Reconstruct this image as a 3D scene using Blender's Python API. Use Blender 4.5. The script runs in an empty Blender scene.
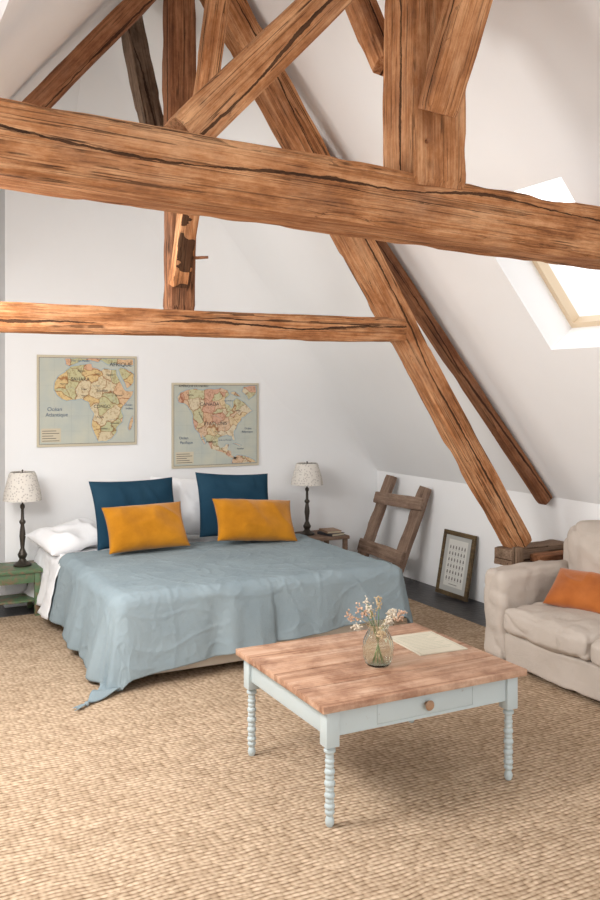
import bpy, bmesh, math, random
from mathutils import Vector, Matrix, noise, Euler
from mathutils.geometry import tessellate_polygon
random.seed(4)
V = Vector
sc = bpy.context.scene
COL = sc.collection
sc.view_settings.view_transform = 'Standard'
sc.view_settings.look = 'None'
sc.view_settings.exposure = 0.0

# ------------------------------------------------------------------ materials
def newmat(name, color=(.8,.8,.8), rough=.6, metal=0.0):
    m = bpy.data.materials.new(name); m.use_nodes = True
    nt = m.node_tree; b = nt.nodes['Principled BSDF']
    b.inputs['Base Color'].default_value = (*color, 1)
    b.inputs['Roughness'].default_value = rough
    b.inputs['Metallic'].default_value = metal
    return m, nt, b
def N(nt, t, **kw):
    n = nt.nodes.new(t)
    for k, v in kw.items():
        if k in n.inputs.keys(): n.inputs[k].default_value = v
        else: setattr(n, k, v)
    return n
def L(nt, a, b): nt.links.new(a, b)
def ramp(nt, stops, fac, interp='LINEAR'):
    r = nt.nodes.new('ShaderNodeValToRGB'); r.color_ramp.interpolation = interp
    els = r.color_ramp.elements
    while len(els) < len(stops): els.new(.5)
    for e, (p, c) in zip(els, stops):
        e.position = p; e.color = (*c, 1)
    L(nt, fac, r.inputs['Fac']); return r
def coords(nt, scale=(1,1,1), rand=False):
    tc = N(nt, 'ShaderNodeTexCoord'); mp = N(nt, 'ShaderNodeMapping')
    mp.inputs['Scale'].default_value = scale
    src = tc.outputs['Object']
    if rand:
        oi = N(nt, 'ShaderNodeObjectInfo')
        mu = N(nt, 'ShaderNodeMath', operation='MULTIPLY'); mu.inputs[1].default_value = 37.0
        L(nt, oi.outputs['Random'], mu.inputs[0])
        ad = N(nt, 'ShaderNodeVectorMath', operation='ADD')
        L(nt, src, ad.inputs[0]); L(nt, mu.outputs[0], ad.inputs[1]); src = ad.outputs[0]
    L(nt, src, mp.inputs['Vector']); return mp.outputs['Vector']
def noi(nt, vec, scale=5, detail=4, rough=.55):
    n = N(nt, 'ShaderNodeTexNoise'); n.inputs['Scale'].default_value = scale
    n.inputs['Detail'].default_value = detail; n.inputs['Roughness'].default_value = rough
    L(nt, vec, n.inputs['Vector']); return n.outputs['Fac']
def bump(nt, b, h, strength=.3, dist=.01):
    n = N(nt, 'ShaderNodeBump'); n.inputs['Strength'].default_value = strength
    n.inputs['Distance'].default_value = dist
    L(nt, h, n.inputs['Height']); L(nt, n.outputs['Normal'], b.inputs['Normal']); return n
def mth(nt, op, a, b=None):
    n = N(nt, 'ShaderNodeMath', operation=op)
    for i, x in enumerate((a, b)):
        if x is None: continue
        if isinstance(x, (int, float)): n.inputs[i].default_value = x
        else: L(nt, x, n.inputs[i])
    return n.outputs[0]

def fabric(name, c1, c2, scale=250, rough=.95, bs=.25, sheen=0.0, big=3):
    m, nt, b = newmat(name, c1, rough)
    b.inputs['Specular IOR Level'].default_value = .06
    v = coords(nt)
    r = ramp(nt, [(.3, c1), (.75, c2)], noi(nt, v, big, 5)); L(nt, r.outputs[0], b.inputs['Base Color'])
    h = noi(nt, v, scale, 2); h2 = noi(nt, v, 18, 6, .7)
    s = mth(nt, 'ADD', mth(nt, 'MULTIPLY', h, .3), h2)
    bump(nt, b, s, bs, .012)
    if sheen: b.inputs['Sheen Weight'].default_value = sheen
    return m

def oldwood(name, dark, mid, light, crack=True, grey=0.3):
    m, nt, b = newmat(name, mid, .85)
    b.inputs['Specular IOR Level'].default_value = .2
    v = coords(nt, (.7, 14, 14), True); vb = coords(nt, (1, 1.8, 1.8), True)
    g = noi(nt, v, 3.4, 10, .74); big = noi(nt, vb, 2.9, 7, .74)
    f = mth(nt, 'ADD', mth(nt, 'MULTIPLY', g, .48), mth(nt, 'MULTIPLY', big, .52))
    r = ramp(nt, [(.36, dark), (.475, mid), (.60, light)], f)
    gm = ramp(nt, [(.48, (0,0,0)), (.70, (grey,)*3)], noi(nt, vb, 3.1, 5, .7))
    mx = N(nt, 'ShaderNodeMix', data_type='RGBA'); L(nt, gm.outputs[0], mx.inputs[0])
    L(nt, r.outputs[0], mx.inputs[6]); mx.inputs[7].default_value = (.28, .18, .125, 1)
    col = mx.outputs[2]
    hgt = f
    if crack:
        tc = N(nt, 'ShaderNodeTexCoord'); sp = N(nt, 'ShaderNodeSeparateXYZ'); L(nt, tc.outputs['Object'], sp.inputs[0])
        v1 = coords(nt, (1, .01, .01), True); n1 = noi(nt, v1, .6, 2, .5); n1b = noi(nt, v1, 18, 4, .6)
        off = mth(nt, 'ADD', mth(nt, 'MULTIPLY', mth(nt, 'SUBTRACT', n1, .5), .24), mth(nt, 'MULTIPLY', mth(nt, 'SUBTRACT', n1b, .5), .016))
        v3 = coords(nt, (1.0, .01, .01), True)
        wid = mth(nt, 'MULTIPLY', mth(nt, 'MAXIMUM', mth(nt, 'SUBTRACT', noi(nt, v3, 2.4, 5, .65), .33), 0.0), .028)
        c = mth(nt, 'ABSOLUTE', mth(nt, 'SUBTRACT', sp.outputs['Z'], off))
        cm = mth(nt, 'LESS_THAN', c, wid)
        n2 = noi(nt, coords(nt, (.15, 26, 26), True), 1.3, 3, .5)
        n3 = noi(nt, coords(nt, (.3, 60, 60), True), 1.1, 2, .5)
        n4 = noi(nt, coords(nt, (.10, 12, 12), True), 1.7, 3, .5)
        seg = ramp(nt, [(.46, (0,0,0)), (.52, (1,1,1))], noi(nt, vb, 3.0, 3, .6)).outputs[0]
        fine = mth(nt, 'LESS_THAN', mth(nt, 'ABSOLUTE', mth(nt, 'SUBTRACT', n2, .5)), .009)
        fine2 = mth(nt, 'LESS_THAN', mth(nt, 'ABSOLUTE', mth(nt, 'SUBTRACT', n3, .55)), .010)
        fine3 = mth(nt, 'MULTIPLY', mth(nt, 'LESS_THAN', mth(nt, 'ABSOLUTE', mth(nt, 'SUBTRACT', n4, .47)), .010), seg)
        kv = N(nt, 'ShaderNodeTexVoronoi'); kv.inputs['Scale'].default_value = 2.6; L(nt, coords(nt, (1, 1.7, 1.7), True), kv.inputs['Vector'])
        kn_ = ramp(nt, [(.020, (1,1,1)), (.075, (0,0,0))], kv.outputs['Distance']).outputs[0]
        s_ = mth(nt, 'ADD', mth(nt, 'MULTIPLY', cm, .9), mth(nt, 'MULTIPLY', fine, .45))
        s_ = mth(nt, 'ADD', s_, mth(nt, 'MULTIPLY', fine2, .22)); s_ = mth(nt, 'ADD', s_, mth(nt, 'MULTIPLY', fine3, .7)); s_ = mth(nt, 'ADD', s_, mth(nt, 'MULTIPLY', kn_, .35))
        allc = mth(nt, 'MINIMUM', s_, 1.0)
        m2 = N(nt, 'ShaderNodeMix', data_type='RGBA'); L(nt, allc, m2.inputs[0]); L(nt, col, m2.inputs[6])
        m2.inputs[7].default_value = (.045, .020, .010, 1); col = m2.outputs[2]
        hgt = mth(nt, 'SUBTRACT', f, allc)
    L(nt, col, b.inputs['Base Color']); bump(nt, b, hgt, .7, .015)
    return m

M = {}
M['beam'] = oldwood('oak_beam_warm', (.160,.056,.022), (.430,.178,.070), (.70,.375,.19))
M['beam_dark'] = oldwood('oak_beam_dark', (.075,.028,.014), (.225,.090,.041), (.39,.18,.088))
M['beam_grey'] = oldwood('oak_beam_grey', (.06,.04,.027), (.20,.13,.085), (.32,.22,.155), True, .6)
M['ladderwood'] = oldwood('ladder_wood', (.07,.045,.032), (.20,.13,.095), (.32,.225,.165), False, .5)

def wallmat():
    m, nt, b = newmat('white_plaster', (.88,.88,.88), .9)
    v = coords(nt)
    r = ramp(nt, [(.3, (.88,.88,.88)), (.7, (.91,.91,.91))], noi(nt, v, 1.3, 4)); L(nt, r.outputs[0], b.inputs['Base Color'])
    bump(nt, b, noi(nt, v, 6, 5), .12, .02); return m
M['wall'] = wallmat()
def floormat():
    m, nt, b = newmat('dark_floor_tiles', (.03,.028,.03), .45)
    v = coords(nt)
    br = N(nt, 'ShaderNodeTexBrick'); br.inputs['Scale'].default_value = 5; br.inputs['Mortar Size'].default_value = .015
    br.inputs['Color1'].default_value = (.020,.019,.022,1); br.inputs['Color2'].default_value = (.045,.042,.045,1)
    br.inputs['Mortar'].default_value = (.09,.08,.075,1); L(nt, v, br.inputs['Vector'])
    L(nt, br.outputs['Color'], b.inputs['Base Color']); bump(nt, b, noi(nt, v, 20, 4), .2, .01); return m
M['floor'] = floormat()
def rugmat():
    m, nt, b = newmat('woven_jute', (.6,.45,.3), .95)
    b.inputs['Specular IOR Level'].default_value = .1
    v = coords(nt, (44, 47, 44))
    wob = N(nt, 'ShaderNodeTexNoise'); wob.inputs['Scale'].default_value = .08; wob.inputs['Detail'].default_value = 3
    L(nt, v, wob.inputs['Vector'])
    mixv = N(nt, 'ShaderNodeVectorMath', operation='ADD'); sc_ = N(nt, 'ShaderNodeVectorMath', operation='SCALE'); sc_.inputs['Scale'].default_value = 2.5
    L(nt, wob.outputs['Color'], sc_.inputs[0]); L(nt, v, mixv.inputs[0]); L(nt, sc_.outputs[0], mixv.inputs[1])
    vo = N(nt, 'ShaderNodeTexVoronoi'); vo.inputs['Scale'].default_value = 1; vo.inputs['Randomness'].default_value = .6
    vo.voronoi_dimensions = '2D'
    L(nt, mixv.outputs[0], vo.inputs['Vector'])
    sp = N(nt, 'ShaderNodeSeparateXYZ'); L(nt, mixv.outputs[0], sp.inputs[0])
    row = mth(nt, 'POWER', mth(nt, 'ABSOLUTE', mth(nt, 'SINE', mth(nt, 'MULTIPLY', sp.outputs['Y'], math.pi*1.0))), .6)
    h = mth(nt, 'ADD', mth(nt, 'MULTIPLY', mth(nt, 'SUBTRACT', 1.0, vo.outputs['Distance']), .56), mth(nt, 'MULTIPLY', row, .44))
    r = ramp(nt, [(.26, (.22,.14,.085)), (.56, (.49,.365,.255)), (.86, (.66,.525,.395))], h)
    cs = N(nt, 'ShaderNodeSeparateColor'); L(nt, vo.outputs['Color'], cs.inputs[0])
    rc = ramp(nt, [(0, (.82,.78,.74)), (1, (1.09,1.08,1.07))], cs.outputs[0])
    v2 = coords(nt, (1, 2.2, 1)); r2 = ramp(nt, [(.32, (.83,.80,.76)), (.68, (1.05,1.04,1.03))], noi(nt, v2, 3.5, 7, .68))
    mx = N(nt, 'ShaderNodeMix', data_type='RGBA', blend_type='MULTIPLY'); mx.inputs[0].default_value = 1
    L(nt, r.outputs[0], mx.inputs[6]); L(nt, r2.outputs[0], mx.inputs[7])
    my = N(nt, 'ShaderNodeMix', data_type='RGBA', blend_type='MULTIPLY'); my.inputs[0].default_value = 1
    L(nt, mx.outputs[2], my.inputs[6]); L(nt, rc.outputs[0], my.inputs[7]); L(nt, my.outputs[2], b.inputs['Base Color'])
    bump(nt, b, h, .85, .010); return m
M['rug'] = rugmat()
M['coverlet'] = fabric('blue_grey_linen', (.245,.305,.335), (.305,.37,.40), 300, .95, .5)
M['sheet'] = fabric('white_cotton', (.80,.80,.81), (.86,.86,.87), 200, .9, .25)
M['bluecush'] = fabric('petrol_blue_linen', (.012,.042,.075), (.026,.068,.105), 300, .9, .3)
M['velvet'] = fabric('mustard_velvet', (.38,.145,.006), (.58,.235,.012), 300, .75, .25, .3, 7)
M['orange'] = fabric('rust_orange_velvet', (.33,.09,.018), (.48,.15,.035), 300, .75, .25, .3, 8)
M['sofa'] = fabric('cream_linen', (.49,.425,.37), (.575,.505,.445), 350, .95, .6)
M['bedbase'] = fabric('cream_bed_base', (.60,.53,.44), (.67,.60,.51), 300)
def tabletop():
    m, nt, b = newmat('weathered_pine_boards', (.6,.35,.2), .6)
    v = coords(nt, (.5, 11, 5)); g = noi(nt, v, 3, 8, .66)
    r = ramp(nt, [(.32, (.25,.125,.07)), (.47, (.47,.27,.17)), (.66, (.60,.41,.295))], g)
    v2 = coords(nt); st = ramp(nt, [(.38, (.50,.38,.32)), (.56, (1,1,1))], noi(nt, v2, 5.5, 6, .75))
    mx = N(nt, 'ShaderNodeMix', data_type='RGBA', blend_type='MULTIPLY'); mx.inputs[0].default_value = .8
    L(nt, r.outputs[0], mx.inputs[6]); L(nt, st.outputs[0], mx.inputs[7]); L(nt, mx.outputs[2], b.inputs['Base Color'])
    bump(nt, b, g, .25, .005); return m
M['tabletop'] = tabletop()
def paint(name, c, wear, lo=.28, hi=.36):
    m, nt, b = newmat(name, c, .5)
    v = coords(nt); r = ramp(nt, [(lo, wear), (hi, c)], noi(nt, v, 18, 6, .7)); L(nt, r.outputs[0], b.inputs['Base Color'])
    bump(nt, b, noi(nt, v, 30, 3), .15, .004); return m
M['mint'] = paint('pale_blue_grey_paint', (.49,.56,.57), (.34,.34,.31))
M['green'] = paint('worn_green_paint', (.085,.155,.075), (.19,.13,.075), .42, .52)
M['darkmetal'] = newmat('dark_bronze', (.055,.045,.035), .4, .5)[0]
M['knob'] = newmat('pale_wood_knob', (.36,.21,.12), .5)[0]
def shademat():
    m, nt, b = newmat('patterned_lamp_shade', (.7,.66,.58), .9)
    v = coords(nt); vo = N(nt, 'ShaderNodeTexVoronoi'); vo.inputs['Scale'].default_value = 60; L(nt, v, vo.inputs['Vector'])
    r = ramp(nt, [(.22, (.45,.41,.38)), (.42, (.70,.66,.60))], vo.outputs['Distance']); L(nt, r.outputs[0], b.inputs['Base Color']); return m
M['shade'] = shademat()
def landmat(name, pal, sc_, off):
    m, nt, b = newmat(name, pal[0], .7)
    v0 = coords(nt, (1, 1, 1))
    nn = N(nt, 'ShaderNodeTexNoise'); nn.inputs['Scale'].default_value = 9; nn.inputs['Detail'].default_value = 5; L(nt, v0, nn.inputs['Vector'])
    s_ = N(nt, 'ShaderNodeVectorMath', operation='SCALE'); s_.inputs['Scale'].default_value = .14; L(nt, nn.outputs['Color'], s_.inputs[0])
    ad = N(nt, 'ShaderNodeVectorMath', operation='ADD'); L(nt, v0, ad.inputs[0]); L(nt, s_.outputs[0], ad.inputs[1])
    mp = N(nt, 'ShaderNodeMapping'); mp.inputs['Location'].default_value = (off, 0, off); mp.inputs['Scale'].default_value = (1, .01, 1); L(nt, ad.outputs[0], mp.inputs['Vector']); v = mp.outputs[0]
    a = N(nt, 'ShaderNodeTexVoronoi'); a.inputs['Scale'].default_value = sc_; L(nt, v, a.inputs['Vector'])
    sp = N(nt, 'ShaderNodeSeparateColor'); L(nt, a.outputs['Color'], sp.inputs[0])
    r = ramp(nt, [(i/len(pal), c) for i, c in enumerate(pal)], sp.outputs[0], 'CONSTANT')
    e = N(nt, 'ShaderNodeTexVoronoi', feature='DISTANCE_TO_EDGE'); e.inputs['Scale'].default_value = sc_; L(nt, v, e.inputs['Vector'])
    er = ramp(nt, [(.012, (.62,.40,.30)), (.035, (1,1,1))], e.outputs['Distance'])
    sp2 = ramp(nt, [(.40, (.66,.54,.47)), (.50, (1,1,1))], noi(nt, v0, 55, 6, .78))
    mx = N(nt, 'ShaderNodeMix', data_type='RGBA', blend_type='MULTIPLY'); mx.inputs[0].default_value = 1
    L(nt, r.outputs[0], mx.inputs[6]); L(nt, er.outputs[0], mx.inputs[7])
    m2 = N(nt, 'ShaderNodeMix', data_type='RGBA', blend_type='MULTIPLY'); m2.inputs[0].default_value = .85
    L(nt, mx.outputs[2], m2.inputs[6]); L(nt, sp2.outputs[0], m2.inputs[7]); L(nt, m2.outputs[2], b.inputs['Base Color']); return m
M['africa'] = landmat('africa_countries', [(.70,.52,.25), (.56,.53,.30), (.68,.42,.26), (.68,.58,.38), (.52,.52,.31), (.71,.49,.29)], 9, 0)
M['namerica'] = landmat('america_states', [(.68,.44,.28), (.58,.55,.34), (.66,.40,.28), (.70,.55,.33), (.70,.60,.42), (.68,.49,.33)], 11, 3)
def seamat():
    m, nt, b = newmat('old_map_sea', (.5,.55,.5), .7)
    v = coords(nt); r = ramp(nt, [(.35, (.47,.51,.47)), (.7, (.57,.57,.47))], noi(nt, v, 5, 4)); L(nt, r.outputs[0], b.inputs['Base Color']); return m
M['sea'] = seamat()
M['cream'] = newmat('aged_cream_paper', (.62,.55,.41), .8)[0]
M['ink'] = newmat('dark_ink', (.07,.06,.055), .8)[0]
M['redink'] = newmat('blue_ink', (.11,.16,.23), .8)[0]
M['line'] = newmat('faint_line_ink', (.40,.42,.38), .8)[0]
M['coast'] = newmat('coast_shading', (.36,.46,.50), .8)[0]
M['paper'] = newmat('pale_card', (.60,.55,.44), .7)[0]
M['printpaper'] = newmat('print_paper', (.62,.61,.57), .7)[0]
M['frame'] = oldwood('bronze_frame', (.03,.02,.012), (.08,.055,.03), (.18,.125,.06), False, .1)
M['windowwood'] = newmat('pine_window_frame', (.66,.52,.36), .45)[0]
M['stem'] = newmat('dried_stem', (.38,.29,.15), .8)[0]
M['greenstem'] = newmat('green_stem', (.12,.22,.08), .7)[0]
M['fl_white'] = newmat('dried_flower_white', (.64,.56,.45), .9)[0]
M['fl_pink'] = newmat('dried_flower_pink', (.58,.38,.27), .9)[0]
M['fl_yellow'] = newmat('dried_flower_ochre', (.52,.39,.24), .9)[0]
m, nt, b = newmat('vase_glass', (.90,.97,.93), .02); b.inputs['Transmission Weight'].default_value = 1.0; b.inputs['IOR'].default_value = 1.25; M['vase'] = m

# ------------------------------------------------------------------ helpers
def tag(o, label=None, cat=None, group=None, kind=None):
    if label: o['label'] = label
    if cat: o['category'] = cat
    if group: o['group'] = group
    if kind: o['kind'] = kind
    return o
def finish(bm, name, mat, origin=(0,0,0), parent=None, smooth=True, angle=None, local=False, recalc=True):
    if recalc: bmesh.ops.recalc_face_normals(bm, faces=bm.faces)
    origin = V(origin)
    if not local:
        for v in bm.verts: v.co -= origin
    me = bpy.data.meshes.new(name); bm.to_mesh(me); bm.free()
    o = bpy.data.objects.new(name, me); COL.objects.link(o)
    for mm in (mat if isinstance(mat, (list, tuple)) else [mat]): me.materials.append(mm)
    if parent is not None:
        o.parent = parent; o.location = origin if local else origin - parent.location
    else: o.location = origin
    if smooth:
        for p in me.polygons: p.use_smooth = True
        try: me.set_sharp_from_angle(angle=math.radians(angle or 40))
        except Exception: pass
    return o
def empty(name, loc, **kw):
    o = bpy.data.objects.new(name, None); o.empty_display_size = .1; COL.objects.link(o); o.location = loc; tag(o, **kw); return o
def box(bm, lo, hi, bev=0.0, seg=2, mi=0):
    lo, hi = V(lo), V(hi); r = bmesh.ops.create_cube(bm, size=1)
    vs = r['verts']
    for v in vs: v.co = V([(lo[i]+hi[i])/2 + v.co[i]*(hi[i]-lo[i]) for i in range(3)])
    if mi:
        for f in {f for v in vs for f in v.link_faces}: f.material_index = mi
    if bev > 0:
        es = list({e for v in vs for e in v.link_edges})
        bmesh.ops.bevel(bm, geom=es, offset=bev, segments=seg, affect='EDGES', profile=.5)
def mkbox(name, lo, hi, mat, bev=.0, parent=None, origin=None):
    bm = bmesh.new(); box(bm, lo, hi, bev)
    if origin is None: origin = ((lo[0]+hi[0])/2, (lo[1]+hi[1])/2, lo[2])
    return finish(bm, name, mat, origin, parent)
def softbox(bm, lo, hi, r, puff=(0,0,0), n=12, wr=0.0):
    lo, hi = V(lo), V(hi); c = (lo+hi)/2; h = (hi-lo)/2
    t = bmesh.new(); bmesh.ops.create_cube(t, size=2)
    bmesh.ops.subdivide_edges(t, edges=t.edges, cuts=n, use_grid_fill=True)
    for v in t.verts:
        p = v.co.copy()
        p = V([math.copysign(abs(a)**.75, a) if abs(a) < .999 else a for a in p])
        q = V([p[i]*h[i] for i in range(3)])
        inn = V([max(-(h[i]-r), min(h[i]-r, q[i])) for i in range(3)])
        d = q-inn
        if d.length > 1e-6: q = inn + d.normalized()*r
        for i in range(3):
            if abs(p[i]) > .999:
                a, b_ = [j for j in range(3) if j != i]
                q[i] += math.copysign(puff[i]*(1-p[a]**2)*(1-p[b_]**2), p[i])
        w = q + c
        if wr:
            w += noise.noise_vector(w*6)*wr + noise.noise_vector(w*15)*wr*.4
            w -= d.normalized()*(1-abs(noise.noise(w*5)))**14*wr*.9 if d.length > 1e-6 else V((0,0,0))
        v.co = w
    me = bpy.data.meshes.new('t'); t.to_mesh(me); t.free(); bm.from_mesh(me); bpy.data.meshes.remove(me)
def lathe(bm, prof, c=(0,0,0), n=28, closed=False, rib=0.0, nrib=12):
    c = V(c); rings = []
    for r, z in prof:
        rings.append([bm.verts.new(c + V((r*(1+rib*math.cos(nrib*2*math.pi*i/n))*math.cos(2*math.pi*i/n), r*(1+rib*math.cos(nrib*2*math.pi*i/n))*math.sin(2*math.pi*i/n), z))) for i in range(n)])
    for a, b_ in zip(rings, rings[1:]):
        for i in range(n): bm.faces.new((a[i], a[(i+1)%n], b_[(i+1)%n], b_[i]))
    if closed:
        bm.faces.new(rings[0]); bm.faces.new(rings[-1])
def tube(bm, pts, rads, n=8, cap=True):
    rings = []
    for i, p in enumerate(pts):
        p = V(p); d = (V(pts[min(i+1, len(pts)-1)]) - V(pts[max(i-1, 0)])).normalized()
        a = d.orthogonal().normalized() if abs(d.z) > .99 else d.cross(V((0,0,1))).normalized(); b_ = d.cross(a)
        r = rads[i] if isinstance(rads, (list, tuple)) else rads
        rings.append([bm.verts.new(p + a*r*math.cos(2*math.pi*k/n) + b_*r*math.sin(2*math.pi*k/n)) for k in range(n)])
    for a, b_ in zip(rings, rings[1:]):
        for i in range(n): bm.faces.new((a[i], a[(i+1)%n], b_[(i+1)%n], b_[i]))
    if cap: bm.faces.new(rings[0]); bm.faces.new(rings[-1])
def prism(bm, poly, axis, a, b_):
    def mk(p, t):
        return {'X': V((t, p[0], p[1])), 'Y': V((p[0], t, p[1])), 'Z': V((p[0], p[1], t))}[axis]
    A = [bm.verts.new(mk(p, a)) for p in poly]; B = [bm.verts.new(mk(p, b_)) for p in poly]
    bm.faces.new(A); bm.faces.new(B[::-1])
    for i in range(len(poly)):
        j = (i+1) % len(poly); bm.faces.new((A[i], A[j], B[j], B[i]))

# ------------------------------------------------------------------ timber
def beam(name, p0, p1, w, h, mat, label, cat='beam', rough=.007, bow=0.0, seed=0, up=(0,0,1), taper=1.0, c=.10):
    p0, p1 = V(p0), V(p1); ax = (p1-p0); ln = ax.length; ax.normalize()
    upv = V(up)
    if abs(ax.dot(upv)) > .95: upv = V((0,1,0))
    zz = (upv - ax*upv.dot(ax)).normalized(); yy = zz.cross(ax)
    n = max(8, int(ln/.03)); cs = []
    per = 8
    base = [(-1,-1), (1,-1), (1,1), (-1,1)]
    for k in range(4):
        a, b_ = base[k], base[(k+1)%4]
        for i in range(per):
            t = c/2 + (1-c)*i/(per-1); cs.append((a[0]+(b_[0]-a[0])*t, a[1]+(b_[1]-a[1])*t, 1.0 if i in (0, per-1) else 0.0))
    bm = bmesh.new(); rings = []
    for i in range(n+1):
        t = i/n; x = (t-.5)*ln; s = 1+(taper-1)*t; bz = bow*math.sin(math.pi*t)
        bz += (noise.noise(V((x*.8, seed*7.1, 0)))*.012) * min(1, ln/2); by = noise.noise(V((x*.8, 5, seed*3.3)))*.010*min(1, ln/2)
        ring = []
        for (a, b_, e) in cs:
            y = a*w/2*s; z = b_*h/2*s
            d = noise.noise(V((x*1.6, y*9+seed*5, z*9)))*rough + noise.noise(V((x*6, y*34, z*34+seed)))*rough*.4
            if e: d -= max(0, noise.noise(V((x*4, a*3+seed, b_*3)))-.15)*rough*3.6
            k = 1 + d/max(.03, min(w, h)/2)
            if i in (0, n): k *= .93
            ring.append(bm.verts.new((x, y*k+by, z*k+bz)))
        rings.append(ring)
    m = len(cs)
    for a, b_ in zip(rings, rings[1:]):
        for i in range(m): bm.faces.new((a[i], a[(i+1)%m], b_[(i+1)%m], b_[i]))
    bm.faces.new(rings[0]); bm.faces.new(rings[-1])
    o = finish(bm, name, mat, (0,0,0), None, True, 30, local=True)
    R = Matrix((ax, yy, zz)).transposed()
    o.matrix_world = Matrix.Translation((p0+p1)/2) @ R.to_4x4()
    tag(o, label, cat); return o

b1 = beam('tie_beam', (-.75,2.80,2.392), (3.10,2.80,2.252), .25, .218, M['beam'], 'massive rough-hewn orange-brown oak tie beam spanning the attic', seed=6, rough=.009)
b2 = beam('collar_beam', (-.3,4.33,1.945), (2.90,4.33,1.950), .13, .135, M['beam'], 'thin horizontal oak beam crossing below the vertical post', seed=2, rough=.007)
b3 = beam('king_post', (1.545,4.40,2.015), (1.545,4.40,3.88), .14, .14, M['beam_dark'], 'dark brown vertical oak post standing on thin horizontal beam', 'post', seed=3)
b4 = beam('principal_rafter', (3.85,4.38,.60), (1.72,4.38,3.80), .125, .150, M['beam'], 'long slanting oak timber rising from the low side wall', seed=4, taper=1.24)
b5 = beam('common_rafter', (4.205,4.53,.845), (2.40,4.53,3.048), .085, .080, M['beam_dark'], 'slim brown rafter lying against the white sloping ceiling', seed=5, rough=.004)
b6 = beam('principal_rafter.001', (.25,4.42,2.325), (1.43,4.42,3.74), .12, .11, M['beam_dark'], 'dark slanting oak timber below the opposite roof slope', seed=6)
b7 = beam('king_post.001', (1.966,2.78,2.36), (1.966,2.78,3.46), .235, .225, M['beam'], 'thick upright oak post standing on the massive tie beam', 'post', seed=7, rough=.008)
b8 = beam('brace', (.985,2.76,2.44), (1.86,2.76,3.37), .135, .14, M['beam'], 'diagonal oak brace rising from tie beam to thick post', 'beam', seed=8, rough=.008)
b9 = beam('brace.001', (1.885,2.585,2.60), (1.95,2.25,3.40), .14, .11, M['beam'], 'short oak brace fixed to the face of the thick post', 'beam', seed=9, up=(0,1,0), c=.28)
b10 = beam('brace.002', (1.88,2.92,2.88), (1.88,3.34,3.60), .10, .10, M['beam'], 'slender oak brace rising behind the thick post', 'beam', seed=10, up=(1,0,0))
b11 = beam('brace.003', (1.50,4.262,2.13), (1.56,3.70,3.85), .095, .09, M['beam'], 'slender leaning oak brace pegged to the dark post', 'beam', seed=11, bow=.02, rough=.005)
b12 = beam('brace.004', (1.44,4.50,2.95), (1.515,5.22,3.90), .12, .11, M['beam_grey'], 'greyish weathered brace reaching up to the ceiling', 'beam', seed=12, up=(1,0,0))
bpy.context.view_layer.update()
def peg(parent, a, b_, r=.009):
    bm = bmesh.new(); tube(bm, [a, b_], [r, r*.8], 10)
    o = finish(bm, 'peg', M['beam_dark'], a, None); o.parent = parent; o.matrix_parent_inverse = parent.matrix_world.inverted(); return o
peg(b11, (1.53,4.22,2.27), (1.62,4.17,2.275)); peg(b11, (1.53,4.15,2.48), (1.61,4.10,2.485))
peg(b7, (1.90,2.69,2.52), (1.897,2.65,2.52))
sill = beam('sill_block', (3.70,4.37,.535), (4.235,4.40,.535), .17, .115, M['beam_grey'], 'dark weathered timber block under the slanting roof timber', 'wooden block', seed=21, rough=.005, c=.04)
post = beam('support_block', (4.00,4.40,-.009), (4.00,4.40,.475), .30, .20, M['beam_dark'], 'short upright dark timber stub supporting the sill block', 'wooden block', seed=22, rough=.005, c=.04)
post2 = beam('sill_block.001', (3.84,4.225,.50), (4.20,4.225,.50), .10, .12, M['beam_dark'], 'small dark squared timber lying beside the sofa end', 'wooden block', seed=23, rough=.004, c=.04)
post3 = beam('support_block.001', (3.92,4.225,-.009), (3.92,4.225,.435), .14, .09, M['beam_grey'], 'greyish upright timber stub beside the sofa end', 'wooden block', seed=24, rough=.004, c=.04)
post4 = beam('upright_block', (3.72,4.252,-.009), (3.72,4.252,.615), .055, .05, M['beam_grey'], 'small upright weathered wooden offcut against the sill block', 'wooden block', seed=25, rough=.004, c=.04)

# ------------------------------------------------------------------ room
RIDX, RIDZ = 1.597, 4.119
YF, YB, YR = -1.2, 6.75, 7.6
def st(o): return tag(o, kind='structure')
st(mkbox('floor', (-1.1,YF,-.11), (4.4,YR+.1,-.010), M['floor']))
bm = bmesh.new(); prism(bm, [(1.02,-.01), (4.26,-.01), (4.26,.87), (RIDX,RIDZ), (1.02,RIDZ-(RIDX-1.02)*1.22)], 'Y', YB, YR); st(finish(bm, 'wall_back', M['wall'], (2.6,YB,0), smooth=False))
bm = bmesh.new(); prism(bm, [(-.96,-.01), (1.02,-.01), (1.02,RIDZ-(RIDX-1.02)*1.22), (-.96,1.0)], 'Y', YR, YR+.1); st(finish(bm, 'wall_recess', M['wall'], (0,YR,0), smooth=False))
st(mkbox('wall_right', (4.26,YF,-.01), (4.40,YR,.87), M['wall']))
st(mkbox('wall_left', (-1.10,YF,-.01), (-.96,YR+.1,1.0), M['wall']))
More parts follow.
